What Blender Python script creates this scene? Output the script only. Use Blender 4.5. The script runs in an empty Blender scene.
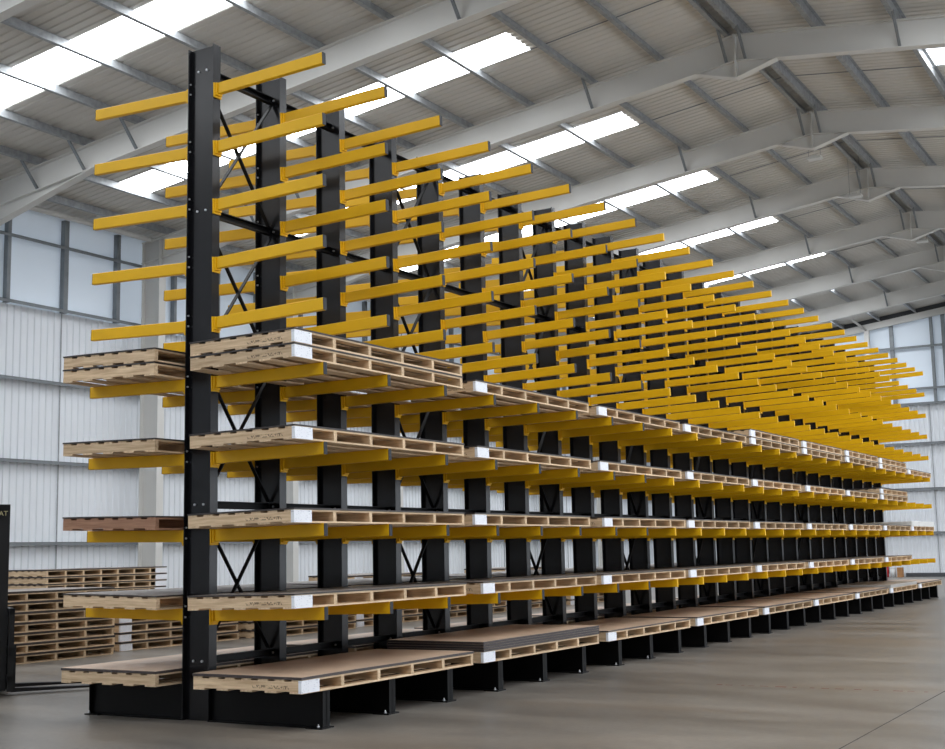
import bpy, math, random
from mathutils import Matrix, Vector

random.seed(7)
scene = bpy.context.scene
COL = scene.collection

# ------------------------------------------------------------------ helpers
def lin(r, g, b):
    def f(c):
        c /= 255.0
        return c / 12.92 if c <= 0.04045 else ((c + 0.055) / 1.055) ** 2.4
    return (f(r), f(g), f(b), 1.0)


class MB:
    """Collects boxes, bars, plates and tubes, then links them as ONE mesh object."""
    def __init__(self):
        self.v, self.f, self.sm = [], [], []

    def add(self, verts, faces, smooth=False):
        n = len(self.v)
        self.v += [tuple(p) for p in verts]
        self.f += [tuple(i + n for i in q) for q in faces]
        self.sm += [smooth] * len(faces)
        return self

    def box(self, x0, x1, y0, y1, z0, z1):
        v = [(x0, y0, z0), (x1, y0, z0), (x1, y1, z0), (x0, y1, z0), (x0, y0, z1), (x1, y0, z1), (x1, y1, z1), (x0, y1, z1)]
        return self.add(v, [(0, 3, 2, 1), (4, 5, 6, 7), (0, 1, 5, 4), (1, 2, 6, 5), (2, 3, 7, 6), (3, 0, 4, 7)])

    def prism(self, prof, axis, a, b, fn=None):
        """prof: counter-clockwise 2-D outline; axis 'x','y','z' is the sweep direction from a to b."""
        n = len(prof)
        def P(u, w, t):
            return {'x': (t, u, w), 'y': (u, t, w), 'z': (u, w, t)}[axis]
        v = [P(u, w, a) for u, w in prof] + [P(u, w, b) for u, w in prof]
        f = [tuple(range(n))[::-1], tuple(range(n, 2 * n))]
        f += [(i, (i + 1) % n, n + (i + 1) % n, n + i) for i in range(n)]
        return self.add(v, f)

    def bar(self, p, q, w, h, up=(0, 0, 1)):
        p, q = Vector(p), Vector(q)
        d = (q - p).normalized()
        s = d.cross(Vector(up))
        if s.length < 1e-4:
            s = d.cross(Vector((1, 0, 0)))
        s.normalize()
        u = s.cross(d).normalized()
        s, u = s * w / 2, u * h / 2
        v = [p - s - u, p + s - u, p + s + u, p - s + u, q - s - u, q + s - u, q + s + u, q - s + u]
        return self.add(v, [(0, 3, 2, 1), (4, 5, 6, 7), (0, 1, 5, 4), (1, 2, 6, 5), (2, 3, 7, 6), (3, 0, 4, 7)])

    def tube(self, p, q, r, n=12, r2=None):
        p, q = Vector(p), Vector(q)
        r2 = r if r2 is None else r2
        d = (q - p).normalized()
        s = d.cross(Vector((0, 0, 1)))
        if s.length < 1e-4:
            s = Vector((1, 0, 0))
        s.normalize()
        u = s.cross(d)
        ring = [(math.cos(2 * math.pi * i / n), math.sin(2 * math.pi * i / n)) for i in range(n)]
        v = [p + (s * a + u * b) * r for a, b in ring] + [q + (s * a + u * b) * r2 for a, b in ring]
        m = len(self.v)
        self.add(v, [(i, (i + 1) % n, n + (i + 1) % n, n + i) for i in range(n)], True)
        self.f += [tuple(m + i for i in range(n))[::-1], tuple(m + n + i for i in range(n))]
        self.sm += [False, False]
        return self

    def mesh(self, name, mat):
        me = bpy.data.meshes.new(name)
        me.from_pydata(self.v, [], self.f)
        me.polygons.foreach_set('use_smooth', self.sm)
        me.materials.append(mat)
        me.update()
        bm = __import__('bmesh').new()
        bm.from_mesh(me)
        __import__('bmesh').ops.recalc_face_normals(bm, faces=bm.faces)
        bm.to_mesh(me)
        bm.free()
        return me


def obj(name, data, parent=None, loc=(0, 0, 0), rot=(0, 0, 0)):
    o = bpy.data.objects.new(name, data)
    COL.objects.link(o)
    o.parent = parent
    o.location = loc
    o.rotation_euler = rot
    return o


def tag(o, label=None, cat=None, group=None, kind=None):
    if label: o['label'] = label
    if cat: o['category'] = cat
    if group: o['group'] = group
    if kind: o['kind'] = kind
    return o


def copy_tree(o, parent=None):
    c = o.copy()
    COL.objects.link(c)
    c.parent = parent
    for ch in list(o.children):
        copy_tree(ch, c)
    return c


def ibeam(d, w, tw, tf):
    """I outline, depth d along the first axis, flange width w along the second."""
    a, b = d / 2, w / 2
    return [(-a, -b), (-a + tf, -b), (-a + tf, -tw / 2), (a - tf, -tw / 2), (a - tf, -b), (a, -b),
            (a, b), (a - tf, b), (a - tf, tw / 2), (-a + tf, tw / 2), (-a + tf, b), (-a, b)]


ORD = ['first', 'second', 'third', 'fourth', 'fifth', 'sixth', 'seventh', 'eighth', 'ninth', 'tenth', 'eleventh', 'twelfth']

# ------------------------------------------------------------------ materials
def new_mat(name):
    m = bpy.data.materials.new(name)
    m.use_nodes = True
    nt = m.node_tree
    return m, nt, nt.nodes['Principled BSDF']


def N(nt, t, **kw):
    n = nt.nodes.new(t)
    for k, v in kw.items():
        if k in n.inputs:
            n.inputs[k].default_value = v
        else:
            setattr(n, k, v)
    return n


def simple(name, rgb, rough=0.5, metal=0.0, spec=0.5, var=0.0, scale=6.0, coords='Object'):
    m, nt, p = new_mat(name)
    p.inputs['Roughness'].default_value = rough
    p.inputs['Metallic'].default_value = metal
    p.inputs['Specular IOR Level'].default_value = spec
    c = lin(*rgb)
    if var:
        tc = N(nt, 'ShaderNodeTexCoord')
        no = N(nt, 'ShaderNodeTexNoise', Scale=scale, Detail=4.0)
        nt.links.new(tc.outputs[coords], no.inputs['Vector'])
        cr = N(nt, 'ShaderNodeValToRGB')
        cr.color_ramp.elements[0].position = 0.3
        cr.color_ramp.elements[1].position = 0.7
        cr.color_ramp.elements[0].color = tuple(x * (1 - var) for x in c[:3]) + (1,)
        cr.color_ramp.elements[1].color = tuple(min(1, x * (1 + var)) for x in c[:3]) + (1,)
        nt.links.new(no.outputs['Fac'], cr.inputs['Fac'])
        nt.links.new(cr.outputs['Color'], p.inputs['Base Color'])
    else:
        p.inputs['Base Color'].default_value = c
    return m


def wood(name, dark, light, stretch, print_zone=None):
    m, nt, p = new_mat(name)
    p.inputs['Roughness'].default_value = 0.75
    p.inputs['Specular IOR Level'].default_value = 0.2
    tc = N(nt, 'ShaderNodeTexCoord')
    mp = N(nt, 'ShaderNodeMapping')
    mp.inputs['Scale'].default_value = stretch
    oi = N(nt, 'ShaderNodeObjectInfo')
    mul = N(nt, 'ShaderNodeMath', operation='MULTIPLY')
    mul.inputs[1].default_value = 37.0
    nt.links.new(oi.outputs['Random'], mul.inputs[0])
    cmb = N(nt, 'ShaderNodeCombineXYZ')
    for i in range(3):
        nt.links.new(mul.outputs[0], cmb.inputs[i])
    nt.links.new(tc.outputs['Object'], mp.inputs['Vector'])
    nt.links.new(cmb.outputs[0], mp.inputs['Location'])
    no = N(nt, 'ShaderNodeTexNoise', Scale=1.0, Detail=5.0, Roughness=0.6)
    nt.links.new(mp.outputs[0], no.inputs['Vector'])
    cr = N(nt, 'ShaderNodeValToRGB')
    cr.color_ramp.elements[0].position = 0.32
    cr.color_ramp.elements[1].position = 0.68
    cr.color_ramp.elements[0].color = lin(*dark)
    cr.color_ramp.elements[1].color = lin(*light)
    nt.links.new(no.outputs['Fac'], cr.inputs['Fac'])
    hs = N(nt, 'ShaderNodeHueSaturation')
    vr = N(nt, 'ShaderNodeMapRange')
    vr.inputs['To Min'].default_value = 0.82
    vr.inputs['To Max'].default_value = 1.12
    nt.links.new(oi.outputs['Random'], vr.inputs['Value'])
    nt.links.new(vr.outputs[0], hs.inputs['Value'])
    nt.links.new(cr.outputs[0], hs.inputs['Color'])
    out = hs.outputs[0]
    if print_zone:
        # faded ink stencil: small broken strokes inside a band of the end face
        x0, x1, z0, z1 = print_zone
        sx = N(nt, 'ShaderNodeSeparateXYZ')
        nt.links.new(tc.outputs['Object'], sx.inputs[0])
        def band(sock, a, b):
            g = N(nt, 'ShaderNodeMath', operation='GREATER_THAN'); g.inputs[1].default_value = a
            l = N(nt, 'ShaderNodeMath', operation='LESS_THAN'); l.inputs[1].default_value = b
            nt.links.new(sock, g.inputs[0]); nt.links.new(sock, l.inputs[0])
            r = N(nt, 'ShaderNodeMath', operation='MULTIPLY')
            nt.links.new(g.outputs[0], r.inputs[0]); nt.links.new(l.outputs[0], r.inputs[1])
            return r.outputs[0]
        bx, bz = band(sx.outputs['X'], x0, x1), band(sx.outputs['Z'], z0, z1)
        m2 = N(nt, 'ShaderNodeMapping'); m2.inputs['Scale'].default_value = (70, 3, 45)
        nt.links.new(tc.outputs['Object'], m2.inputs['Vector'])
        n2 = N(nt, 'ShaderNodeTexNoise', Scale=1.0, Detail=2.0)
        nt.links.new(m2.outputs[0], n2.inputs['Vector'])
        g = N(nt, 'ShaderNodeMath', operation='GREATER_THAN'); g.inputs[1].default_value = 0.52
        nt.links.new(n2.outputs['Fac'], g.inputs[0])
        a = N(nt, 'ShaderNodeMath', operation='MULTIPLY'); nt.links.new(bx, a.inputs[0]); nt.links.new(bz, a.inputs[1])
        b = N(nt, 'ShaderNodeMath', operation='MULTIPLY'); nt.links.new(a.outputs[0], b.inputs[0]); nt.links.new(g.outputs[0], b.inputs[1])
        c = N(nt, 'ShaderNodeMath', operation='MULTIPLY'); nt.links.new(b.outputs[0], c.inputs[0]); c.inputs[1].default_value = 0.65
        mx = N(nt, 'ShaderNodeMixRGB'); mx.inputs['Color2'].default_value = lin(60, 48, 42)
        nt.links.new(c.outputs[0], mx.inputs['Fac']); nt.links.new(out, mx.inputs['Color1'])
        out = mx.outputs[0]
    nt.links.new(out, p.inputs['Base Color'])
    return m


M_UPR = simple('charcoal_powder_coat', (20, 20, 23), 0.24, 0, 0.32, 0.12, 3)
M_BASE = simple('black_powder_coat', (10, 10, 11), 0.5, 0, 0.2, 0.15, 3)
M_YEL = simple('yellow_powder_coat', (232, 180, 14), 0.42, 0, 0.28, 0.05, 2)
M_CAP = simple('grey_plastic_cap', (50, 52, 56), 0.6, 0, .3)
M_ZINC = simple('zinc_bolt', (205, 207, 210), 0.35, 0.6)
M_WOODX = wood('pine_bearer', (192, 163, 130), (232, 206, 171), (3, 30, 45))
M_WOODP = wood('printed_pine_bearer', (192, 163, 130), (232, 206, 171), (3, 30, 45), (0.66, 1.06, 0.035, 0.062))
M_WOODY = wood('pine_board', (196, 167, 134), (238, 212, 178), (40, 2.5, 40))
M_REDX = wood('reddish_bearer', (150, 112, 90), (184, 142, 116), (3, 30, 45))
M_REDY = wood('reddish_board', (152, 114, 92), (188, 146, 120), (40, 2.5, 40))
M_WHITE_STEEL = simple('white_painted_steel', (210, 209, 205), 0.45, 0, 0.4, 0.02, 1)
M_GALV = simple('galvanised_steel', (150, 153, 155), 0.45, 0.25, 0.5, 0.2, 8)
M_GIRT = simple('grey_girt_steel', (128, 133, 137), 0.5, 0.3, 0.5, 0.1, 4)
M_WALLR = simple('white_ribbed_liner', (228, 232, 237), 0.5, 0, 0.35, 0.02, 0.6)
M_WALLF = simple('pale_blue_flat_liner', (222, 231, 240), 0.4, 0, 0.4, 0.03, 0.4)
def translucent(m, amount):
    nt = m.node_tree
    p = nt.nodes['Principled BSDF']
    t = N(nt, 'ShaderNodeBsdfTranslucent')
    t.inputs['Color'].default_value = lin(222, 234, 245)
    mx = N(nt, 'ShaderNodeMixShader')
    mx.inputs['Fac'].default_value = amount
    nt.links.new(p.outputs[0], mx.inputs[1])
    nt.links.new(t.outputs[0], mx.inputs[2])
    nt.links.new(mx.outputs[0], nt.nodes['Material Output'].inputs['Surface'])


M_ROOF = simple('grey_white_roof_liner', (206, 203, 197), 0.6, 0, 0.3, 0.03, 0.4)
translucent(M_WALLF, .045)  # outside daylight let through the upper liner, added to brighten it
M_BLACK = simple('black_mast_paint', (14, 14, 16), 0.4)
M_TYRE = simple('black_rubber', (20, 20, 20), 0.85)
M_TRUCK = simple('truck_yellow_paint', (214, 160, 28), 0.4)
M_STEEL = simple('worn_fork_steel', (40, 40, 42), 0.45, 0.5)
M_LOGO = simple('pale_logo_paint', (206, 196, 150), 0.5)
M_RED = simple('red_enamel', (190, 28, 34), 0.35)
M_CARD = simple('brown_cardboard', (172, 128, 88), 0.8, 0, 0.2, 0.08, 5)
M_PALE = simple('pale_plastic', (214, 216, 216), 0.5)
M_LAMP = simple('lamp_housing', (196, 196, 192), 0.5)
M_SKIRT = simple('dark_skirting', (70, 72, 76), 0.6)
M_JOINT = simple('joint_sealant', (62, 58, 54), 0.8)
M_TAPE_R = simple('worn_red_tape', (128, 84, 74), 0.7)
M_WHITEB = simple('white_board_pack', (226, 226, 222), 0.6, 0, 0.3, 0.04, 3)


def sheet_mat(name, top, edge):
    m, nt, p = new_mat(name)
    p.inputs['Roughness'].default_value = 0.42
    p.inputs['Specular IOR Level'].default_value = 0.45
    tc = N(nt, 'ShaderNodeTexCoord')
    sx = N(nt, 'ShaderNodeSeparateXYZ')
    nt.links.new(tc.outputs['Normal'], sx.inputs[0])
    g = N(nt, 'ShaderNodeMath', operation='GREATER_THAN'); g.inputs[1].default_value = 0.7
    nt.links.new(sx.outputs['Z'], g.inputs[0])
    no = N(nt, 'ShaderNodeTexNoise', Scale=2.2, Detail=4.0)
    nt.links.new(tc.outputs['Object'], no.inputs['Vector'])
    cr = N(nt, 'ShaderNodeValToRGB')
    c = lin(*top)
    cr.color_ramp.elements[0].position, cr.color_ramp.elements[1].position = 0.3, 0.7
    cr.color_ramp.elements[0].color = tuple(x * 0.86 for x in c[:3]) + (1,)
    cr.color_ramp.elements[1].color = tuple(x * 1.12 for x in c[:3]) + (1,)
    nt.links.new(no.outputs['Fac'], cr.inputs['Fac'])
    mx = N(nt, 'ShaderNodeMixRGB'); mx.inputs['Color1'].default_value = lin(*edge)
    nt.links.new(g.outputs[0], mx.inputs['Fac']); nt.links.new(cr.outputs[0], mx.inputs['Color2'])
    nt.links.new(mx.outputs[0], p.inputs['Base Color'])
    return m


M_SHEET = sheet_mat('brown_hardboard', (198, 172, 148), (70, 62, 60))
M_SHEETP = sheet_mat('pale_edged_board', (168, 156, 142), (186, 182, 176))
M_SHEETG = sheet_mat('grey_brown_hardboard', (140, 130, 122), (58, 52, 50))


def label_mat():
    m, nt, p = new_mat('printed_paper_label')
    p.inputs['Roughness'].default_value = 0.6
    tc = N(nt, 'ShaderNodeTexCoord')
    mp = N(nt, 'ShaderNodeMapping'); mp.inputs['Scale'].default_value = (1, 60, 75)
    nt.links.new(tc.outputs['Object'], mp.inputs['Vector'])
    no = N(nt, 'ShaderNodeTexNoise', Scale=1.0, Detail=2.0)
    nt.links.new(mp.outputs[0], no.inputs['Vector'])
    cr = N(nt, 'ShaderNodeValToRGB')
    cr.color_ramp.elements[0].position, cr.color_ramp.elements[1].position = 0.3, 0.4
    cr.color_ramp.elements[0].color = lin(188, 190, 202)
    cr.color_ramp.elements[1].color = lin(240, 242, 247)
    nt.links.new(no.outputs['Fac'], cr.inputs['Fac'])
    nt.links.new(cr.outputs[0], p.inputs['Base Color'])
    return m


M_LABEL = label_mat()


def floor_mat():
    m, nt, p = new_mat('sealed_concrete')
    tc = N(nt, 'ShaderNodeTexCoord')
    mp = N(nt, 'ShaderNodeMapping'); mp.inputs['Scale'].default_value = (0.35, 1.0, 1)
    mp.inputs['Rotation'].default_value = (0, 0, -0.5)
    nt.links.new(tc.outputs['Object'], mp.inputs['Vector'])
    n1 = N(nt, 'ShaderNodeTexNoise', Scale=0.9, Detail=6.0, Roughness=0.62)
    nt.links.new(mp.outputs[0], n1.inputs['Vector'])
    cr = N(nt, 'ShaderNodeValToRGB')
    e = cr.color_ramp.elements
    e[0].position, e[1].position = 0.3, 0.72
    e[0].color, e[1].color = lin(90, 87, 83), lin(138, 132, 124)
    nt.links.new(n1.outputs['Fac'], cr.inputs['Fac'])
    n2 = N(nt, 'ShaderNodeTexNoise', Scale=14.0, Detail=5.0, Roughness=0.7)
    nt.links.new(tc.outputs['Object'], n2.inputs['Vector'])
    mr = N(nt, 'ShaderNodeMapRange'); mr.inputs['To Min'].default_value = 0.7; mr.inputs['To Max'].default_value = 1.3
    nt.links.new(n2.outputs['Fac'], mr.inputs['Value'])
    hs = N(nt, 'ShaderNodeHueSaturation')
    nt.links.new(mr.outputs[0], hs.inputs['Value']); nt.links.new(cr.outputs[0], hs.inputs['Color'])
    # warm rusty scuffs
    n3 = N(nt, 'ShaderNodeTexNoise', Scale=0.5, Detail=3.0)
    nt.links.new(mp.outputs[0], n3.inputs['Vector'])
    r3 = N(nt, 'ShaderNodeMapRange'); r3.inputs['From Min'].default_value = 0.52; r3.inputs['From Max'].default_value = 0.75
    r3.inputs['To Max'].default_value = 0.5
    nt.links.new(n3.outputs['Fac'], r3.inputs['Value'])
    mx = N(nt, 'ShaderNodeMixRGB'); mx.inputs['Color2'].default_value = lin(128, 110, 90)
    nt.links.new(r3.outputs[0], mx.inputs['Fac']); nt.links.new(hs.outputs[0], mx.inputs['Color1'])
    nt.links.new(mx.outputs[0], p.inputs['Base Color'])
    rr = N(nt, 'ShaderNodeMapRange'); rr.inputs['To Min'].default_value = 0.24; rr.inputs['To Max'].default_value = 0.46
    nt.links.new(n1.outputs['Fac'], rr.inputs['Value'])
    nt.links.new(rr.outputs[0], p.inputs['Roughness'])
    p.inputs['Specular IOR Level'].default_value = 0.4
    return m


M_FLOOR = floor_mat()


def emit_mat(name, rgb, s):
    m = bpy.data.materials.new(name); m.use_nodes = True
    nt = m.node_tree
    nt.nodes.remove(nt.nodes['Principled BSDF'])
    em = N(nt, 'ShaderNodeEmission', Strength=s)
    em.inputs['Color'].default_value = lin(*rgb)
    nt.links.new(em.outputs[0], nt.nodes['Material Output'].inputs['Surface'])
    return m


M_SKY = emit_mat('daylight_rooflight', (246, 250, 255), 15)

# ------------------------------------------------------------------ building shell
RX, ZR, SL = 0.54, 11.6, 0.13                 # ridge line and roof pitch
BAY = 5.5
FR = [14.987 + BAY * k for k in range(-5, 7)]   # frame lines -12.5 ... 48
Y0, Y1 = FR[0] - 0.2, FR[-1] + 0.15
XL, XR = -15.75, 2 * RX + 15.75


def zt(x):
    return ZR - SL * abs(x - RX)


mb = MB().box(XL - 0.3, XR + 0.3, Y0 - 0.3, Y1 + 0.3, -0.2, 0)
tag(obj('floor', mb.mesh('floor', M_FLOOR)), 'worn grey brown sealed concrete warehouse floor', 'floor', kind='structure')
for k, (x, w) in enumerate(((5.67, 0.012), (11.6, 0.012))):
    tag(obj('trim_%d' % (k + 1), MB().box(x, x + w, Y0, Y1, 0, 0.001).mesh('floor_joint', M_JOINT)),
        'dark saw-cut joint running down the concrete floor' + (' beside the rack aisle' if k == 0 else ' further from the rack'), 'floor joint', kind='structure')
mb = MB()
x = 3.35
while x < 5.6:
    w = random.uniform(0.03, 0.12)
    mb.box(x, x + w, 4.44 + random.uniform(-.01, .01), 4.47 + random.uniform(-.01, .01), 0, 0.001)
    x += w + random.uniform(0.03, 0.16)
tag(obj('trim_3', mb.mesh('worn_floor_tape', M_TAPE_R)), 'worn broken line of red floor tape across the aisle', 'floor tape', kind='structure')


def ribbed(a, b, pitch=0.2, d=0.03):
    """trapezoid ribs on one common grid, so neighbouring sheets line up"""
    def h_at(t):
        u = (t / pitch) % 1.0
        if u < 0.55: return 0.0
        if u < 0.66: return d * (u - 0.55) / 0.11
        if u < 0.89: return d
        return d * (1.0 - u) / 0.11
    ts = {a, b}
    k = math.floor(a / pitch)
    while k * pitch < b:
        for u in (0, 0.55, 0.66, 0.89):
            t = (k + u) * pitch
            if a + 1e-4 < t < b - 1e-4:
                ts.add(t)
        k += 1
    return [(t, h_at(t)) for t in sorted(ts)]


# roof sheeting (ribs run down the slope), left open where the rooflights lie
ZS = 11.82
LIGHTS = [(y + 2.36, y + 3.34) for y in FR[:-1]]
LX = (-13.4, -2.98)
mb = MB()
for side in (-1, 1):
    def X(x): return x if side < 0 else 2 * RX - x + (.36 if x == LX[1] else 0) * -1
    def strip(xa, xb, ya, yb):
        pr = ribbed(ya, yb, .2, .022)
        n = len(pr)
        v = [(X(xa), y, ZS - SL * abs(X(xa) - RX) + h) for y, h in pr] + [(X(xb), y, ZS - SL * abs(X(xb) - RX) + h) for y, h in pr]
        mb.add(v, [(i, i + 1, n + i + 1, n + i) for i in range(n - 1)])
    strip(XL - 0.1, LX[0], Y0, Y1)
    strip(LX[1], RX, Y0, Y1)
    cuts = [Y0] + [c for p in LIGHTS for c in p] + [Y1]
    for a, b in zip(cuts[0::2], cuts[1::2]):
        strip(LX[0], LX[1], a, b)
roof = tag(obj('ceiling', mb.mesh('ceiling', M_ROOF)), 'pitched roof underside of pale ribbed metal sheeting', 'ceiling', kind='structure')
k = 0
for side in (-1, 1):
    for ya, yb in LIGHTS:
        k += 1
        def X(x): return x if side < 0 else 2 * RX - x - (.36 if x == LX[1] else 0)
        v = [(X(x), y, ZS - 0.003 - SL * abs(X(x) - RX)) for x, y in ((LX[0], ya - .01), (LX[1], ya - .01), (LX[1], yb + .01), (LX[0], yb + .01))]
        f = MB().add(v, [(0, 1, 2, 3)])
        tag(obj('window_%d' % k, f.mesh('rooflight', M_SKY)), 'bright translucent rooflight strip set into the roof slope', 'rooflight',
            'translucent rooflight strips in the roof', 'structure')
# overlap seam lines of the sheeting
k = 3
for y in FR[:-1]:
    for off in (3.35,):
        k += 1
        mb = MB()
        for xa, xb in ((LX[1], RX - .02),):
            mb.bar((xa, y + off, ZS - 0.01 - SL * abs(xa - RX)), (xb, y + off, ZS - 0.01 - SL * abs(xb - RX)), 0.025, 0.012)
            mb.bar((2 * RX - xa, y + off, ZS - 0.01 - SL * abs(xa - RX)), (2 * RX - xb, y + off, ZS - 0.01 - SL * abs(xb - RX)), 0.025, 0.012)
        tag(obj('trim_%d' % k, mb.mesh('sheet_seam', M_GIRT)), 'dark seam between two runs of roof sheeting', 'roof seam', 'roof sheet seams', 'structure')

# purlins: galvanised Z sections along the building
PX = [0.345, -1.1, -2.62, -4.15, -5.7, -7.25, -8.8, -10.27, -11.74, -13.14, -14.6]
for side in (-1, 1):
    for i, px in enumerate(PX):
        x = px if side < 0 else 2 * RX - px
        z = zt(x)
        s = 1 if side < 0 else -1
        mb = MB().box(x - .004, x + .004, Y0, Y1 - .2, z + .01, z + .2)
        mb.box(min(x, x + s * .09), max(x, x + s * .09), Y0, Y1 - .2, z + .006, z + .014)
        mb.box(min(x, x - s * .065), max(x, x - s * .065), Y0, Y1 - .2, z + .192, z + .2)
        tag(obj('roof_purlin', mb.mesh('roof_purlin', M_GALV)), 'galvanised purlin running lengthwise under the roof sheeting', 'purlin', 'roof purlins', 'structure')

# portal frames
D = 0.55


def rafter_mesh(side):
    def X(x): return x if side < 0 else 2 * RX - x
    mb = MB()
    xa, xb = -15.45, RX
    for (o0, o1, w) in ((0, -.018, .2), (-.018, -D + .018, .012), (-D + .018, -D, .2)):
        pts = []
        for x in (xa, xb):
            for o in (o0, o1):
                pts.append((X(x), zt(x) + o))
        a, b, c, d = pts
        v = [(p[0], y, p[1]) for y in (-w / 2, w / 2) for p in (a, c, d, b)]
        mb.add(v, [(0, 1, 2, 3), (7, 6, 5, 4), (0, 4, 5, 1), (1, 5, 6, 2), (2, 6, 7, 3), (3, 7, 4, 0)])
    return mb.mesh('rafter', M_WHITE_STEEL)


def plate_poly(mb, poly, t):
    n = len(poly)
    v = [(x, -t / 2, z) for x, z in poly] + [(x, t / 2, z) for x, z in poly]
    mb.add(v, [tuple(range(n)), tuple(range(2 * n - 1, n - 1, -1))] + [(i, n + i, n + (i + 1) % n, (i + 1) % n) for i in range(n)])


def eave_haunch(side):
    def X(x): return x if side < 0 else 2 * RX - x
    mb = MB()
    p = [(-11.5, zt(-11.5) - D), (-14.9, 8.62), (-14.9, zt(-14.9) - D)]
    plate_poly(mb, [(X(a), b) for a, b in p], .012)
    mb.bar((X(p[0][0]), 0, p[0][1]), (X(p[1][0]), 0, p[1][1]), .2, .018)
    return mb.mesh('eave_haunch', M_WHITE_STEEL)


def apex_mesh():
    mb = MB()
    b = ZR - D
    l, r = RX - .82, RX + .82
    zl = zt(l) - D
    plate_poly(mb, [(l, zl), (RX, 10.7), (r, zl), (RX, b)], .012)
    mb.bar((l, 0, zl), (RX, 0, 10.7), .2, .018).bar((r, 0, zl), (RX, 0, 10.7), .2, .018)
    mb.box(RX - .02, RX + .02, -.1, .1, 10.7, ZR)
    return mb.mesh('apex_haunch', M_WHITE_STEEL)


def column_mesh(side):
    mb = MB()
    xc = -15.1 if side < 0 else 2 * RX + 15.1
    mb.prism([(x + xc, y) for x, y in ibeam(.6, .24, .014, .022)], 'z', 0, zt(-15.2) - .02)
    return mb.mesh('stanchion', M_WHITE_STEEL)


def fly_brace(x):
    mb = MB()
    mb.bar((x, -.5, zt(x) + .03), (x, -.03, zt(x) - D + .03), .05, .05)
    return mb.mesh('fly_brace', M_GIRT)


RM = [rafter_mesh(-1), rafter_mesh(1)]
EH = [eave_haunch(-1), eave_haunch(1)]
AM = apex_mesh()
CM = [column_mesh(-1), column_mesh(1)]
FB = []
for px in (0.345, -2.62, -10.27, -11.74, -13.14):
    FB += [fly_brace(px), fly_brace(2 * RX - px)]
for y in FR[:-1]:
    r = tag(obj('portal_frame', None, None, (0, y, 0)), 'white painted steel portal frame spanning the warehouse', 'portal frame', 'steel portal frames', 'structure')
    for i in (0, 1):
        obj('rafter', RM[i], r)
        obj('eave_haunch', EH[i], r)
        obj('stanchion', CM[i], r)
    obj('apex_haunch', AM, r)
    for me in FB:
        obj('fly_brace', me, r)
# gable frame at the far end: shallow rafter and posts
r = tag(obj('gable_frame', None, None, (0, FR[-1], 0)), 'shallow white gable rafter with posts against the far end wall', 'gable frame', kind='structure')
for s in (-1, 1):
    xe = RX + s * 15.7
    obj('gable_rafter', MB().bar((xe, -.12, zt(xe) - .14), (RX, -.12, ZR - .14), .16, .28).mesh('gable_rafter', M_WHITE_STEEL), r)
obj('shade_strip', MB().bar((XL, .02, zt(XL) + .1), (RX, .02, ZR + .1), .12, .24).bar((XR, .02, zt(XR) + .1), (RX, .02, ZR + .1), .12, .24).mesh('shade_strip', M_SKIRT), r)  # dark strip standing in for the shadow between gable rafter and roof
obj('gable_brace', MB().tube((-4.7, -.12, 10.65), (-5.24, -1.0, 11.15), .05).mesh('gable_brace', M_WHITE_STEEL), r)
for x, m, w in ((-4.72, M_WHITE_STEEL, .2), (-10.2, M_WHITE_STEEL, .2), (5.9, M_WHITE_STEEL, .2), (11.3, M_WHITE_STEEL, .2)):
    mb = MB().prism([(a + x, b - .14) for b, a in ibeam(.2, w, .012, .014)], 'z', 0, zt(x) - .28)
    obj('gable_post', mb.mesh('gable_post', m), r)

# side walls: ribbed liner below, smooth liner above
ZB = 7.35


OPENING_H = 5.0


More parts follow.
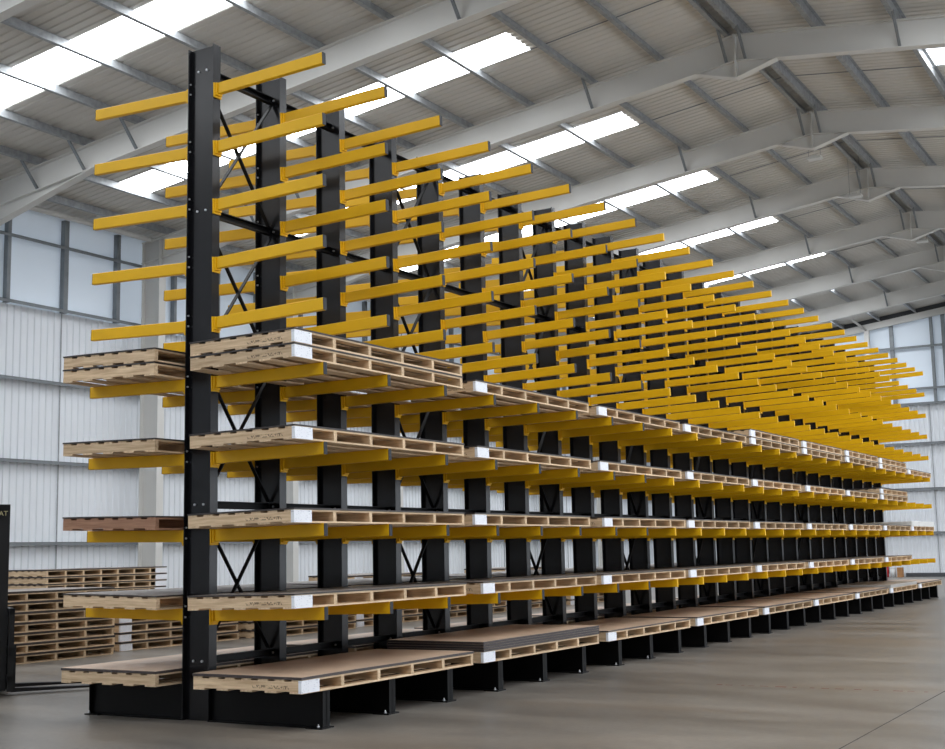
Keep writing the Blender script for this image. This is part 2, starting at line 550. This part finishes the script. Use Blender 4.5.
def side_wall(x, s, name, label, added_openings=()):
    r = tag(obj(name, None), label, 'wall', kind='structure')
    mb = MB()
    def run(ya, yb, za, zb):
        pr = ribbed(ya, yb, .2, .03)
        n = len(pr)
        v = [(x + s * h, y, za) for y, h in pr] + [(x + s * h, y, zb) for y, h in pr]
        mb.add(v, [(i, i + 1, n + i + 1, n + i) for i in range(n - 1)])
    # gaps added in the unseen wall let daylight reach the aisle side
    edges = [Y0] + [e for d in added_openings for e in d] + [Y1]
    for ya, yb in zip(edges[0::2], edges[1::2]):
        run(ya, yb, 0, OPENING_H)
    run(Y0, Y1, OPENING_H, ZB)
    obj('ribbed_liner', mb.mesh('ribbed_liner', M_WALLR), r)
    for ya, yb in added_openings:
        e = MB().box(min(x, x + s * .2), max(x, x + s * .2), ya - .15, ya, 0, OPENING_H).box(min(x, x + s * .2), max(x, x + s * .2), yb, yb + .15, 0, OPENING_H)
        e.box(min(x, x + s * .45), max(x, x + s * .45), ya - .15, yb + .15, OPENING_H, OPENING_H + .45)
        obj('added_opening_frame', e.mesh('added_opening_frame', M_GIRT), r)
    obj('smooth_liner', MB().add([(x, Y0, ZB), (x, Y1, ZB), (x, Y1, zt(x) + .3), (x, Y0, zt(x) + .3)], [(0, 1, 2, 3)]).mesh('smooth_liner', M_WALLF), r)
    for z in (1.86, 3.75, 5.64, ZB + .07, 8.97):
        mb = MB()
        for ya, yb in (zip(edges[0::2], edges[1::2]) if z < OPENING_H else ((Y0, Y1),)):
            mb.box(min(x + s * .035, x + s * .2), max(x + s * .035, x + s * .2), ya, yb, z - .006, z + .006)
            mb.box(min(x + s * .19, x + s * .2), max(x + s * .19, x + s * .2), ya, yb, z - .07, z + .006)
        obj('wall_girt', mb.mesh('wall_girt', M_GIRT), r)
    for y in FR[:-1]:
        for off, w in ((1.33, .1), (3.04, .14), (4.76, .12)):
            obj('wall_post', MB().box(min(x + s * .03, x + s * .16), max(x + s * .03, x + s * .16), y + off - w / 2, y + off + w / 2, ZB, zt(x) + .15).mesh('wall_post', M_GIRT), r)
        obj('liner_joint', MB().box(min(x + s * .03, x + s * .045), max(x + s * .03, x + s * .045), y + 3.03, y + 3.05, OPENING_H if added_openings else 0, ZB).mesh('liner_joint', M_GALV), r)
    return r


side_wall(XL, 1, 'wall_left', 'long side wall of white ribbed liner with smooth pale band above')
side_wall(XR, -1, 'wall_right', 'opposite long side wall of white ribbed liner with smooth pale band above', [(y + .5, y + 5.0) for y in FR[2:9]])
for s, nm in ((-1, 'left'), (1, 'right')):
    x = RX + s * 15.72
    tag(obj('eave_strut_' + nm, MB().tube((x, Y0, 9.58), (x, Y1 - .2, 9.58), .065).mesh('eave_strut', M_WHITE_STEEL)), 'white round eave tube along the top of the %s' % ('wall behind the stored pallets' if s < 0 else 'opposite wall'), 'eave strut', kind='structure')

# near end wall behind the camera
r = tag(obj('wall_near', None), 'near gable wall of white ribbed liner opposite the far wall', 'wall', kind='structure')
pr = ribbed(XL, XR, .2, .03)
n = len(pr)
v = [(x, Y0 + h, 0) for x, h in pr] + [(x, Y0 + h, ZS - SL * abs(x - RX)) for x, h in pr]
obj('ribbed_liner', MB().add(v, [(i, i + 1, n + i + 1, n + i) for i in range(n - 1)]).mesh('ribbed_liner', M_WALLR), r)

# far end wall
r = tag(obj('wall_far', None), 'far gable wall of white ribbed liner with smooth pale panels above', 'wall', kind='structure')
yw = Y1
pr = ribbed(XL, XR, .2, .03)
n = len(pr)
v = [(x, yw - h, 0) for x, h in pr] + [(x, yw - h, ZB) for x, h in pr]
obj('ribbed_liner', MB().add(v, [(i, i + 1, n + i + 1, n + i) for i in range(n - 1)]).mesh('ribbed_liner', M_WALLR), r)
mb = MB()
v = [(XL, yw, ZB), (XR, yw, ZB), (XR, yw, zt(XR) + .25), (RX, yw, ZS + .05), (XL, yw, zt(XL) + .25)]
mb.add(v, [(0, 1, 2, 3, 4)])
obj('smooth_liner', mb.mesh('smooth_liner', M_WALLF), r)
for z in (1.87, 3.72, 5.65, ZB, 7.99, 9.8):
    mb = MB().box(XL, XR, yw - .2, yw - .035, z - .006, z + .006).box(XL, XR, yw - .2, yw - .19, z - .09, z + .006)
    obj('wall_girt', mb.mesh('wall_girt', M_GIRT), r)
for x, w in ((-3.72, .16), (-2.05, .12), (-1.55, .16), (.6, .12), (2.6, .16), (-7, .16), (-9, .12)):
    obj('wall_post', MB().box(x - w / 2, x + w / 2, yw - .16, yw - .03, ZB, zt(x)).mesh('wall_post', M_GIRT), r)
for x in (-2.35, -7.8, 3.1, 8.6):
    obj('liner_joint', MB().box(x - .012, x + .012, yw - .045, yw - .032, 0, ZB).mesh('liner_joint', M_GALV), r)
tag(obj('baseboard_far', MB().box(-3.72, XR - .1, yw - .2, yw - .04, 0, .16).mesh('baseboard_far', M_SKIRT)), 'dark kerb along the foot of the far wall', 'baseboard', kind='structure')

# ------------------------------------------------------------------ the rack
P = 1.04
NC = 27
LEV = [6.049, 5.471, 4.898, 4.330, 3.756, 3.173, 2.463, 1.749, 1.027]
XT = 1.435
HD = 0.16
BASE_H = 0.325
rack = tag(obj('cantilever_rack', None), 'long double-sided black steel cantilever rack with yellow arms filling the warehouse', 'storage rack')

up_me = MB().prism([(x, y) for x, y in ibeam(.32, .106, .012, .011)], 'z', 0, 6.40)
# light through the punched flange slots shows as pale dots: small nuts imitate it
up_me = up_me.mesh('upright', M_UPR)


def base_mesh(s):
    mb = MB()
    a, b = HD + .002, 1.44 if s > 0 else 1.345
    xs = sorted((s * a, s * b))
    mb.box(xs[0], xs[1], -.006, .006, .012, BASE_H - .012)
    mb.box(xs[0], xs[1], -.05, .05, BASE_H - .012, BASE_H)
    mb.box(xs[0], xs[1], -.05, .05, 0, .012)
    e = sorted((s * (b - .012), s * b))
    mb.box(e[0], e[1], -.05, .05, .012, BASE_H - .012)
    f = sorted((s * (b - .16), s * (b + .015)))
    mb.box(f[0], f[1], -.09, .09, 0, .012)
    return mb.mesh('base_beam', M_BASE)


BM = {1: base_mesh(1), -1: base_mesh(-1)}
bolt_me = MB().tube((0, 0, 0), (0, -.014, 0), .011, 8).mesh('bolt', M_ZINC)
slot_dot_me = MB().tube((0, 0, 0), (.012, 0, 0), .009, 8).mesh('bolt', M_ZINC)
anchor_me = MB().tube((0, 0, 0), (0, 0, .016), .012, 8).tube((0, 0, .016), (0, 0, .03), .006, 8).mesh('anchor_bolt', M_ZINC)
def OFF(i):
    """the row stands very slightly out of line near its camera end"""
    return -.014 if 1 <= i <= 5 else 0.0


TIES = [6.17, 4.77, 3.37, 1.96, .53]
for i in range(NC):
    y = i * P
    u = obj('upright', up_me, rack, (OFF(i), y, 0))
    for s in (1, -1):
        b = obj('base_beam', BM[s], u)
        if i < 8:
            for yy in (-.075, .075):
                obj('anchor_bolt', anchor_me, u, (s * (1.41 if s > 0 else 1.315), yy, .012))
    if i < 5:
        for z in TIES:
            for dx in (-.06, .045):
                obj('bolt', bolt_me, u, (dx, -.006, z))
    if i < 2:
        for z in LEV:
            for dz in (-.1, .0):
                obj('bolt', slot_dot_me, u, (-HD + .011, -.035, z + dz))  # zinc nuts in place of daylight dots through the flange

# arms
AH, AW = .112, .05
c = .005
prof = [(-AW / 2 + c, -AH), (AW / 2 - c, -AH), (AW / 2, -AH + c), (AW / 2, -c), (AW / 2 - c, 0), (-AW / 2 + c, 0), (-AW / 2, -c), (-AW / 2, -AH + c)]
LENGTH = XT - HD - .008
arm_me = MB().prism(prof, 'x', 0.0, LENGTH).mesh('arm', M_YEL)
cap_p = [(u * 1.0, w) for u, w in prof]
cap_me = MB().prism(cap_p, 'x', LENGTH, LENGTH + .005).mesh('end_cap', M_CAP)
mb = MB().box(-.012, 0, -.052, .052, -.145, .0)
mb.box(0, .022, -.04, .04, -.125, -.002)
plate_me = mb.mesh('mounting_plate', M_YEL)
arm_far = MB().prism(prof, 'x', 0.0, LENGTH + .004)
plate_far = MB().box(-.012, 0, -.052, .052, -.145, .0)
bank = MB()
IND = {(s, i) for i in range(8) for s in (1,)} | {(-1, 0), (-1, 1), (-1, 2)}
for i in range(NC):
    for s in (1, -1):
        for l, z in enumerate(LEV):
            t = math.radians(1.9 if l < 5 else 1.0)
            z0 = z - math.sin(t) * LENGTH
            loc = (s * (HD + .012) + OFF(i), i * P, z0)
            rot = (0, -t, 0 if s > 0 else math.pi)
            if (s, i) in IND:
                a = obj('arm', arm_me, rack, loc, rot)
                obj('end_cap', cap_me, a)
                obj('mounting_plate', plate_me, a)
            else:
                M = Matrix.Translation(loc) @ Matrix.Rotation(rot[2], 4, 'Z') @ Matrix.Rotation(-t, 4, 'Y')
                for src in (arm_far, plate_far):
                    bank.add([M @ Vector(p) for p in src.v], src.f)
o = obj('arm_bank', bank.mesh('arm_bank', M_YEL), rack)
o['kind'] = 'stuff'

# ties and cross braces between uprights
tie_me = MB().box(-.03, .03, .012, P - .012, -.035, -.027).box(-.03, -.022, .012, P - .012, -.035, .035).box(-.03, .03, .012, P - .012, .027, .035).mesh('tie_beam', M_BASE)
far = MB()
for i in range(NC - 1):
    for z in TIES:
        if i < 18:
            obj('tie_beam', tie_me, rack, (0, i * P, z))
        else:
            far.box(-.03, .03, i * P + .012, i * P + P - .012, z - .035, z + .035)
o = obj('tie_beam_run', far.mesh('tie_beam_run', M_BASE), rack)
o['kind'] = 'stuff'
for i in range(0, NC - 1, 3):
    for za, zb in zip(TIES[1:], TIES[:-1]):
        for d in (0, 1):
            a, b = (za + .05, zb - .05) if d == 0 else (zb - .05, za + .05)
            x = -.018 if d else .018
            obj('cross_brace', MB().bar((x, .03, a), (x, P - .03, b), .012, .04, (1, 0, 0)).mesh('cross_brace', M_BASE), rack, (0, i * P, 0))

# ------------------------------------------------------------------ pallets
PL, PW, PH = 2.85, 1.19, .114
BT = .016
NB = 6


def bearer_mesh(mx):
    return MB().box(0, PW, 0, .045, BT, PH - BT).mesh('bearer', mx)


def board_mesh(w, name, my):
    return MB().box(0, w, 0, PL, 0, BT - .0005).mesh(name, my)


TOPW, BOTW = .105, .126
TOPX = [k * (PW - TOPW) / 6 for k in range(7)]
BOTX = [k * (PW - BOTW) / 4 for k in range(5)]
BY = [k * (PL - .045) / (NB - 1) for k in range(NB)]


def label_mesh():
    return MB().box(PW + .001, PW + .003, -.004, .245, .004, PH - .004).box(PW - .03, PW + .003, -.006, -.003, .004, PH - .004).mesh('paper_label', M_LABEL)


LB = label_mesh()


def pallet_full(mx, my):
    """pine pallet, origin at its lower near inner corner, long side along +y, label at x = PW"""
    r = obj('pallet', None)
    be, to, bo = bearer_mesh(mx), board_mesh(TOPW, 'top_board', my), board_mesh(BOTW, 'bottom_board', my)
    for k, y in enumerate(BY): obj('bearer', be if k or mx is not M_WOODX else bearer_mesh(M_WOODP), r, (0, y, 0))
    for x in TOPX: obj('top_board', to, r, (x, 0, PH - BT + .0005))
    for x in BOTX: obj('bottom_board', bo, r, (x, 0, 0))
    obj('paper_label', LB, r)
    return r


def pallet_plain(mx, my, PL=PL, BY=BY):
    """same pallet, woodwork as one mesh, for the distant ones"""
    mb2 = MB()
    for y in BY: mb2.box(0, PW, y, y + .045, BT, PH - BT)
    nb = len(mb2.f)
    for x in TOPX: mb2.box(x, x + TOPW, 0, PL, PH - BT + .0005, PH)
    for x in BOTX: mb2.box(x, x + BOTW, 0, PL, 0, BT - .0005)
    me = mb2.mesh('pallet', mx)
    me.materials.append(my)
    for k, p in enumerate(me.polygons):
        p.material_index = 0 if k < nb else 1
    return me


PF = pallet_full(M_WOODX, M_WOODY)
PF_used = [False]
PP = pallet_plain(M_WOODX, M_WOODY)
PLONG = 3.36
PPL = pallet_plain(M_WOODX, M_WOODY, PLONG, [k * (PLONG - .045) / 7 for k in range(8)])
REDF = [None]


def place(full, loc, rot, label, group, red=False, with_label=True):
    if red:
        o = pallet_full(M_REDX, M_REDY)
    elif full:
        o = copy_tree(PF) if PF_used[0] else PF
        PF_used[0] = True
    else:
        o = obj('pallet', PP)
        if with_label:
            obj('paper_label', LB, o)
    o.location = loc
    o.rotation_euler = rot
    tag(o, label, 'pallet', group)
    return o


SHEETS = {}


def sheet_mesh(th, m, over=.006):
    key = (round(th, 4), m.name)
    if key not in SHEETS:
        # gently bowed board: a grid slab so that edges are not dead straight
        nx, ny = 5, 13
        rnd = random.Random(3)
        bow = [[.0012 * (1 + math.sin(i * 1.3 + j * .9)) for j in range(ny)] for i in range(nx)]
        mb = MB()
        v = []
        for top in (0, 1):
            for i in range(nx):
                for j in range(ny):
                    v.append((-over + (PW + 2 * over) * i / (nx - 1), -over + (PL + 2 * over) * j / (ny - 1), (th if top else 0) + (bow[i][j] if top else 0)))
        f = []
        T = nx * ny
        I = lambda i, j: i * ny + j
        for i in range(nx - 1):
            for j in range(ny - 1):
                f.append((I(i, j), I(i, j + 1), I(i + 1, j + 1), I(i + 1, j)))
                f.append((T + I(i, j), T + I(i + 1, j), T + I(i + 1, j + 1), T + I(i, j + 1)))
        for i in range(nx - 1):
            for j, in ((0,), (ny - 1,)):
                f.append((I(i, j), I(i + 1, j), T + I(i + 1, j), T + I(i, j)))
        for j in range(ny - 1):
            for i, in ((0,), (nx - 1,)):
                f.append((I(i, j), I(i, j + 1), T + I(i, j + 1), T + I(i, j)))
        SHEETS[key] = mb.add(v, f).mesh('board_sheet', m)
    return SHEETS[key]


def place_sheet(th, m, loc, rot, label, group):
    o = obj('board_sheet', sheet_mesh(th, m), None, loc, rot)
    tag(o, label, 'board sheet', group)
    return o


XIN = .225                                    # inner edge of the pallets
TILT = math.radians(1.0)
LEVELS = [('base', BASE_H, 'on the rack base'), (8, LEV[8], 'on the lowest arms'), (7, LEV[7], 'on the second arms up'),
          (6, LEV[6], 'on the third arms up'), (5, LEV[5], 'on the fourth arms up')]
DOUBLE = {(1, 5, 0), (1, 5, 4), (1, 5, 5), (1, 5, 6), (1, 5, 7), (1, 6, 7), (-1, 5, 0)}
EMPTY = {(1, 6, 8), (1, 8, 8), (-1, 8, 8), (-1, 6, 8)}
rnd = random.Random(11)
DY = {(1, 8, 1): .13, (1, 8, 2): .05, (1, 7, 1): -.09, (1, 7, 2): .09, (1, 6, 1): .015, (1, 6, 2): .06,
      (1, 5, 1): .02, (1, 5, 2): .06, (1, 'base', 1): -.08, (1, 'base', 2): -.05}
for s in (1, -1):
    side = 'aisle side' if s > 0 else 'wall side'
    for key, z, ph in LEVELS:
        for n in range(9):
            if (s, key, n) in EMPTY:
                continue
            jx, jy = rnd.uniform(-.012, .012), rnd.uniform(-.02, .02)
            tilt = 0 if key == 'base' else TILT
            x_in = XIN + (0.06 if key == 'base' and s > 0 else 0) + jx
            if s < 0 and key == 'base':
                x_in = XIN - .022 + jx
            y0 = -.41 + 3 * P * n + jy + (.03 if key == 'base' and s > 0 else 0)
            if s < 0 and n == 0:
                x_in = {'base': .186, 8: .19, 7: .196, 6: .2, 5: .216}[key]
            if n == 0:
                y0 = -.41 + (.02 if key == 'base' and s > 0 else 0)
                if s < 0:
                    y0 = {'base': -.37, 8: -.365, 7: -.385, 6: -.40, 5: -.405}[key]
            y0 += DY.get((s, key, n), 0)
            # height of the tilted arm top at the pallet's inner edge
            zi = z if key == 'base' else z - math.tan(TILT) * (XT - x_in)
            zi += .0015
            ca, sa = math.cos(tilt), math.sin(tilt)
            if s > 0:
                rot = (0, -tilt, 0)
                org = lambda h: (x_in - sa * h, y0, zi + ca * h)
            else:
                rot = (0, -tilt, math.pi)
                org = lambda h: (-x_in + sa * h, y0 + PL, zi + ca * h)
            stack = 2 if (s, key, n) in DOUBLE else 1
            h = 0.0
            full = (s > 0 and n < 3) or (s < 0 and n == 0)
            for q in range(stack):
                red = (s < 0 and key == 7 and n == 0)
                if stack == 2:
                    lab = '%s pallet of pair, %s from near end, %s, %s' % ('lower' if q == 0 else 'upper', ORD[n], ph, side)
                elif red:
                    lab = 'reddish wooden pallet, %s from the near end %s, %s' % (ORD[n], ph, side)
                elif s > 0:
                    lab = 'pine pallet with white label, %s from near end %s, %s' % (ORD[n], ph, side)
                else:
                    lab = 'pale pine pallet, %s from the near end %s, %s' % (ORD[n], ph, side)
                place(full, org(h), rot, lab, 'pallets %s of the rack, %s' % (ph, side), red)
                h += PH + .001
                # boards on the pallet
                th, m, cnt, what = .012, M_SHEETG, 1, 'thin dark board sheet'
                if key == 'base':
                    th, m, what = .022, M_SHEET, 'brown board sheet with dark edges'
                    if s > 0 and n == 1:
                        th, cnt, what = .022, 4, 'brown sheet'
                    if s > 0 and n in (2, 3):
                        th = .016
                    if s > 0 and n == 7:
                        th, cnt, m, what = .02, 3, M_SHEETP, 'pale-edged sheet'
                if s > 0 and key == 6 and n == 7 and q == 1:
                    th = .03
                if s > 0 and key == 7 and n == 8:
                    th, cnt, m, what = .028, 4, M_WHITEB, 'white sheet'
                for b in range(cnt):
                    if cnt > 1:
                        lab = '%s, %s up of %s, pallet %s from near end, %s, %s' % (what, ORD[b], ['', '', 'two', 'three', 'four'][cnt], ORD[n], ph.replace('on the ', ''), side)
                    elif stack == 2:
                        lab = 'board sheet on %s pallet of pair %s from near end, %s, %s' % ('lower' if q == 0 else 'upper', ORD[n], ph.replace('on the ', ''), side)
                    else:
                        lab = '%s over pallet %s from near end, %s, %s' % (what, ORD[n], ph.replace('on the ', ''), side)
                    place_sheet(th, m, org(h), rot, lab, 'board sheets on pallets %s, %s' % (ph, side))
                    h += th + .0045

# pallet stacks on the floor along the wall side
STK = [(-6.80, 2.78, 7, 'beside the forklift', True), (-7.12, 6.08, 6, 'second from the forklift along the floor', True),
       (-6.78, 9.22, 6, 'third from the forklift along the floor', False), (-7.0, 12.4, 7, 'fourth from the forklift along the floor', False),
       (-6.9, 15.6, 6, 'fifth from the forklift along the floor', False), (-7.05, 18.8, 7, 'sixth from the forklift along the floor', False),
       (-6.85, 22.0, 6, 'seventh from the forklift along the floor', False),
       (-12.0, 8.92, 9, 'near the side wall', False)]
for (xf, y0, rows, wh, full) in STK:
    z = .001
    for k in range(rows):
        j, jy = rnd.uniform(-.015, .015), rnd.uniform(-.015, .015)
        lvl = 'lowest' if k == 0 else ('topmost' if k == rows - 1 else ORD[k] + ' from the floor')
        flip = wh in ('beside the forklift',) or 'wall' in wh
        if flip:      # label away from the viewer's end
            loc, rot = (xf - PW + j, y0 + jy, z), (0, 0, 0)
        else:
            loc, rot = (xf - PW + j, y0 + jy, z), (0, 0, 0)
        o = place(full, loc, rot, 'wooden pallet, %s in the stack %s' % (lvl, wh), 'pallets in the stack ' + wh, with_label=not flip)
        if flip and full:
            for ch in list(o.children):
                if ch.name.startswith('paper_label'):
                    bpy.data.objects.remove(ch)
        if 'wall' in wh:
            o.data = PPL
            lab = MB().box(PW + .001, PW + .003, PLONG - .34, PLONG + .004, .004, PH - .004).box(PW - .3, PW + .003, PLONG + .003, PLONG + .006, .004, PH - .004)
            obj('paper_label', lab.mesh('paper_label', M_LABEL), o)
        z += PH + .001
        sh = place_sheet(.028 if 'wall' not in wh else .022, M_SHEETG, (xf - PW + j, y0 + jy, z), rot, 'dark board sheet over the %s pallet, stack %s' % (lvl.replace(' from the floor', ''), wh), 'board sheets in the stack ' + wh)
        if 'wall' in wh:
            sh.scale = (1, PLONG / PL, 1)
        z += (.028 if 'wall' not in wh else .022) + .004

# ------------------------------------------------------------------ forklift beside the stacks
fl = tag(obj('forklift', None, None, (-3.83, 1.08, 0), (0, 0, math.radians(-33))), 'black-masted forklift with lowered forks beside the first pallet stack', 'forklift')
# local frame: +y is forward (forks), x across, origin on the floor at the fork heels
mast = obj('mast', MB().box(-.36, -.27, -.27, -.06, .05, 2.1).box(.27, .36, -.27, -.06, .05, 2.1)
           .box(-.36, .36, -.19, -.08, 1.93, 2.1).box(-.3, .3, -.17, -.1, 1.05, 1.17).box(-.3, .3, -.17, -.1, .1, .22)
           .box(-.25, -.19, -.16, -.07, .05, 2.04).box(.19, .25, -.16, -.07, .05, 2.04).mesh('mast', M_BLACK), fl)
cyl = obj('lift_cylinder', MB().tube((0, -.2, .1), (0, -.2, 1.6), .045).tube((0, -.2, 1.6), (0, -.2, 1.95), .028).mesh('lift_cylinder', M_STEEL), mast)
cu = bpy.data.curves.new('mast_logo', 'FONT')
cu.body = 'CAT'
cu.size = .075
cu.extrude = .001
cu.align_x = 'RIGHT'
cu.materials.append(M_LOGO)
# raised lettering near the top of the mast's outer rail
tmp = bpy.data.objects.new('tmp', cu)
logo_me = bpy.data.meshes.new_from_object(tmp)
bpy.data.objects.remove(tmp)
if not logo_me.materials:
    logo_me.materials.append(M_LOGO)
lg = obj('mast_logo', logo_me, mast, (.3612, -.085, 1.975), (math.radians(90), 0, math.radians(90)))
for s in (-1, 1):
    obj('fork', MB().box(s * .29 - .055, s * .29 + .055, 0, .045, .03, .55)
        .add([(s * .29 - .055, .04, .03), (s * .29 + .055, .04, .03), (s * .29 + .055, 1.15, .03), (s * .29 - .055, 1.15, .03),
              (s * .29 - .055, .04, .075), (s * .29 + .055, .04, .075), (s * .29 + .055, 1.15, .042), (s * .29 - .055, 1.15, .042)],
             [(0, 3, 2, 1), (4, 5, 6, 7), (0, 1, 5, 4), (1, 2, 6, 5), (2, 3, 7, 6), (3, 0, 4, 7)]).mesh('fork', M_STEEL), fl)
mb = MB().box(-.5, .5, -.055, -.005, .12, .22).box(-.5, .5, -.055, -.005, .43, .53)
for x in (-.5, -.17, .13, .43):
    mb.box(x, x + .07, -.06, .0, .05, .95)
mb.box(-.5, .5, -.06, .0, .88, .95)
obj('load_backrest', mb.mesh('load_backrest', M_BLACK), fl)
body = MB().prism([(-.3, .2), (-2.05, .2), (-2.2, .45), (-2.15, .95), (-1.3, 1.0), (-1.2, .62), (-.75, .6), (-.55, .95), (-.3, .95)], 'x', -.5, .5)
obj('body', body.mesh('forklift_body', M_TRUCK), fl)
for x, y, rr in ((-.44, -.55, .28), (.44, -.55, .28), (-.42, -1.8, .23), (.42, -1.8, .23)):
    obj('wheel', MB().tube((x - .09, y, rr), (x + .09, y, rr), rr, 24).mesh('wheel', M_TYRE), fl)
g = MB()
for x in (-.46, .46):
    g.bar((x, -.45, .95), (x, -.75, 2.02), .06, .05).bar((x, -2.0, .95), (x, -1.75, 2.02), .06, .05).bar((x, -.72, 2.02), (x, -1.78, 2.02), .06, .05)
for k in range(6):
    g.bar((-.46, -.75 - k * .2, 2.02), (.46, -.75 - k * .2, 2.02), .04, .03)
obj('overhead_guard', g.mesh('overhead_guard', M_BLACK), fl)
obj('seat', MB().box(-.25, .25, -1.45, -.98, .9, 1.02).box(-.25, .25, -1.55, -1.42, 1.0, 1.5).mesh('seat', M_TYRE), fl)
st = MB()
for k in range(16):
    a, b = 2 * math.pi * k / 16, 2 * math.pi * (k + 1) / 16
    st.bar((.16 * math.cos(a), -.72 + .1 * math.sin(a), 1.2 + .1 * math.sin(a)), (.16 * math.cos(b), -.72 + .1 * math.sin(b), 1.2 + .1 * math.sin(b)), .025, .025)
st.bar((0, -.6, .9), (0, -.72, 1.2), .04, .04)
obj('steering_wheel', st.mesh('steering_wheel', M_BLACK), fl)

# ------------------------------------------------------------------ small things by the far wall
e = tag(obj('fire_extinguisher', MB().tube((0, 0, 0), (0, 0, .42), .085, 16).tube((0, 0, .42), (0, 0, .5), .085, 16, .03).mesh('extinguisher_body', M_RED), None, (-4.42, 47.55, 0)),
        'red fire extinguisher standing at the foot of the far wall', 'fire extinguisher')
obj('valve', MB().tube((0, 0, .5), (0, 0, .56), .02).bar((0, 0, .56), (.1, 0, .58), .02, .015).mesh('valve', M_BLACK), e)
obj('hose', MB().tube((.02, 0, .53), (.11, -.02, .42), .012, 8).tube((.11, -.02, .42), (.1, -.04, .15), .014, 8).mesh('hose', M_BLACK), e)
b = tag(obj('plastic_drum', MB().tube((0, 0, 0), (0, 0, .36), .12, 16).mesh('drum_body', M_PALE), None, (-4.17, 47.6, 0)), 'pale plastic drum between the red extinguisher and the brown carton', 'drum')
obj('lid', MB().tube((0, 0, .36), (0, 0, .39), .126, 16).mesh('drum_lid', M_PALE), b)
cb = tag(obj('cardboard_carton', MB().box(-.11, .11, -.13, .13, 0, .40).mesh('carton', M_CARD), None, (-3.86, 47.55, 0)), 'brown cardboard carton on the floor by the far wall', 'carton')
obj('top_flap', MB().box(-.11, .11, -.13, -.003, .4, .405).box(-.11, .11, .003, .13, .4, .405).mesh('top_flap', M_CARD), cb)

# high-bay lamps hung below the ridge
for k, (x, y, z) in enumerate(((.45, 20.9, 10.58), (.46, 24.75, 10.54), (.75, 32.0, 10.72))):
    l = tag(obj('high_bay_lamp', None, None, (x, y, z)), 'small pale lamp hung below the ridge, %s of three from the camera end' % ORD[k], 'ceiling lamp', 'lamps hung below the ridge')
    obj('housing', MB().box(-.17, .17, -.12, .12, 0, .05).box(-.07, .07, -.06, .06, .05, .1).mesh('lamp_housing', M_LAMP), l)
    obj('diffuser', MB().box(-.15, .15, -.1, .1, -.012, -.001).mesh('lamp_diffuser', M_PALE), l)
    top = zt(x) - z + .15
    obj('suspension', MB().tube((-.14, 0, .05), (-.14, 0, top), .005, 6).tube((.14, 0, .05), (.14, 0, top), .005, 6).mesh('lamp_suspension', M_GIRT), l)

# ------------------------------------------------------------------ light and camera
w = bpy.data.worlds.new('overcast')
scene.world = w
w.use_nodes = True
bg = w.node_tree.nodes['Background']
bg.inputs['Color'].default_value = (0.86, 0.92, 1.0, 1)
bg.inputs['Strength'].default_value = 4.0

C = Vector((8.2695, -9.2130, 1.4917))
yaw, pitch, roll, fpx = -0.5234, 0.1346, -0.0198, 1294.6
F = Vector((math.sin(yaw) * math.cos(pitch), math.cos(yaw) * math.cos(pitch), math.sin(pitch)))
R = Vector((math.cos(yaw), -math.sin(yaw), 0))
U = R.cross(F)
R2 = R * math.cos(roll) + U * math.sin(roll)
U2 = -R * math.sin(roll) + U * math.cos(roll)
cam = bpy.data.cameras.new('camera')
co = bpy.data.objects.new('camera', cam)
COL.objects.link(co)
co.matrix_world = Matrix(((R2.x, U2.x, -F.x, C.x), (R2.y, U2.y, -F.y, C.y), (R2.z, U2.z, -F.z, C.z), (0, 0, 0, 1)))
cam.sensor_width = 36
cam.sensor_fit = 'HORIZONTAL'
cam.lens = fpx / 945 * 36
cam.clip_end = 300
scene.camera = co

scene.cycles.use_denoising = True
scene.cycles.max_bounces = 8
scene.cycles.diffuse_bounces = 6
scene.view_settings.view_transform = 'Standard'
scene.view_settings.look = 'None'
scene.view_settings.exposure = -0.1
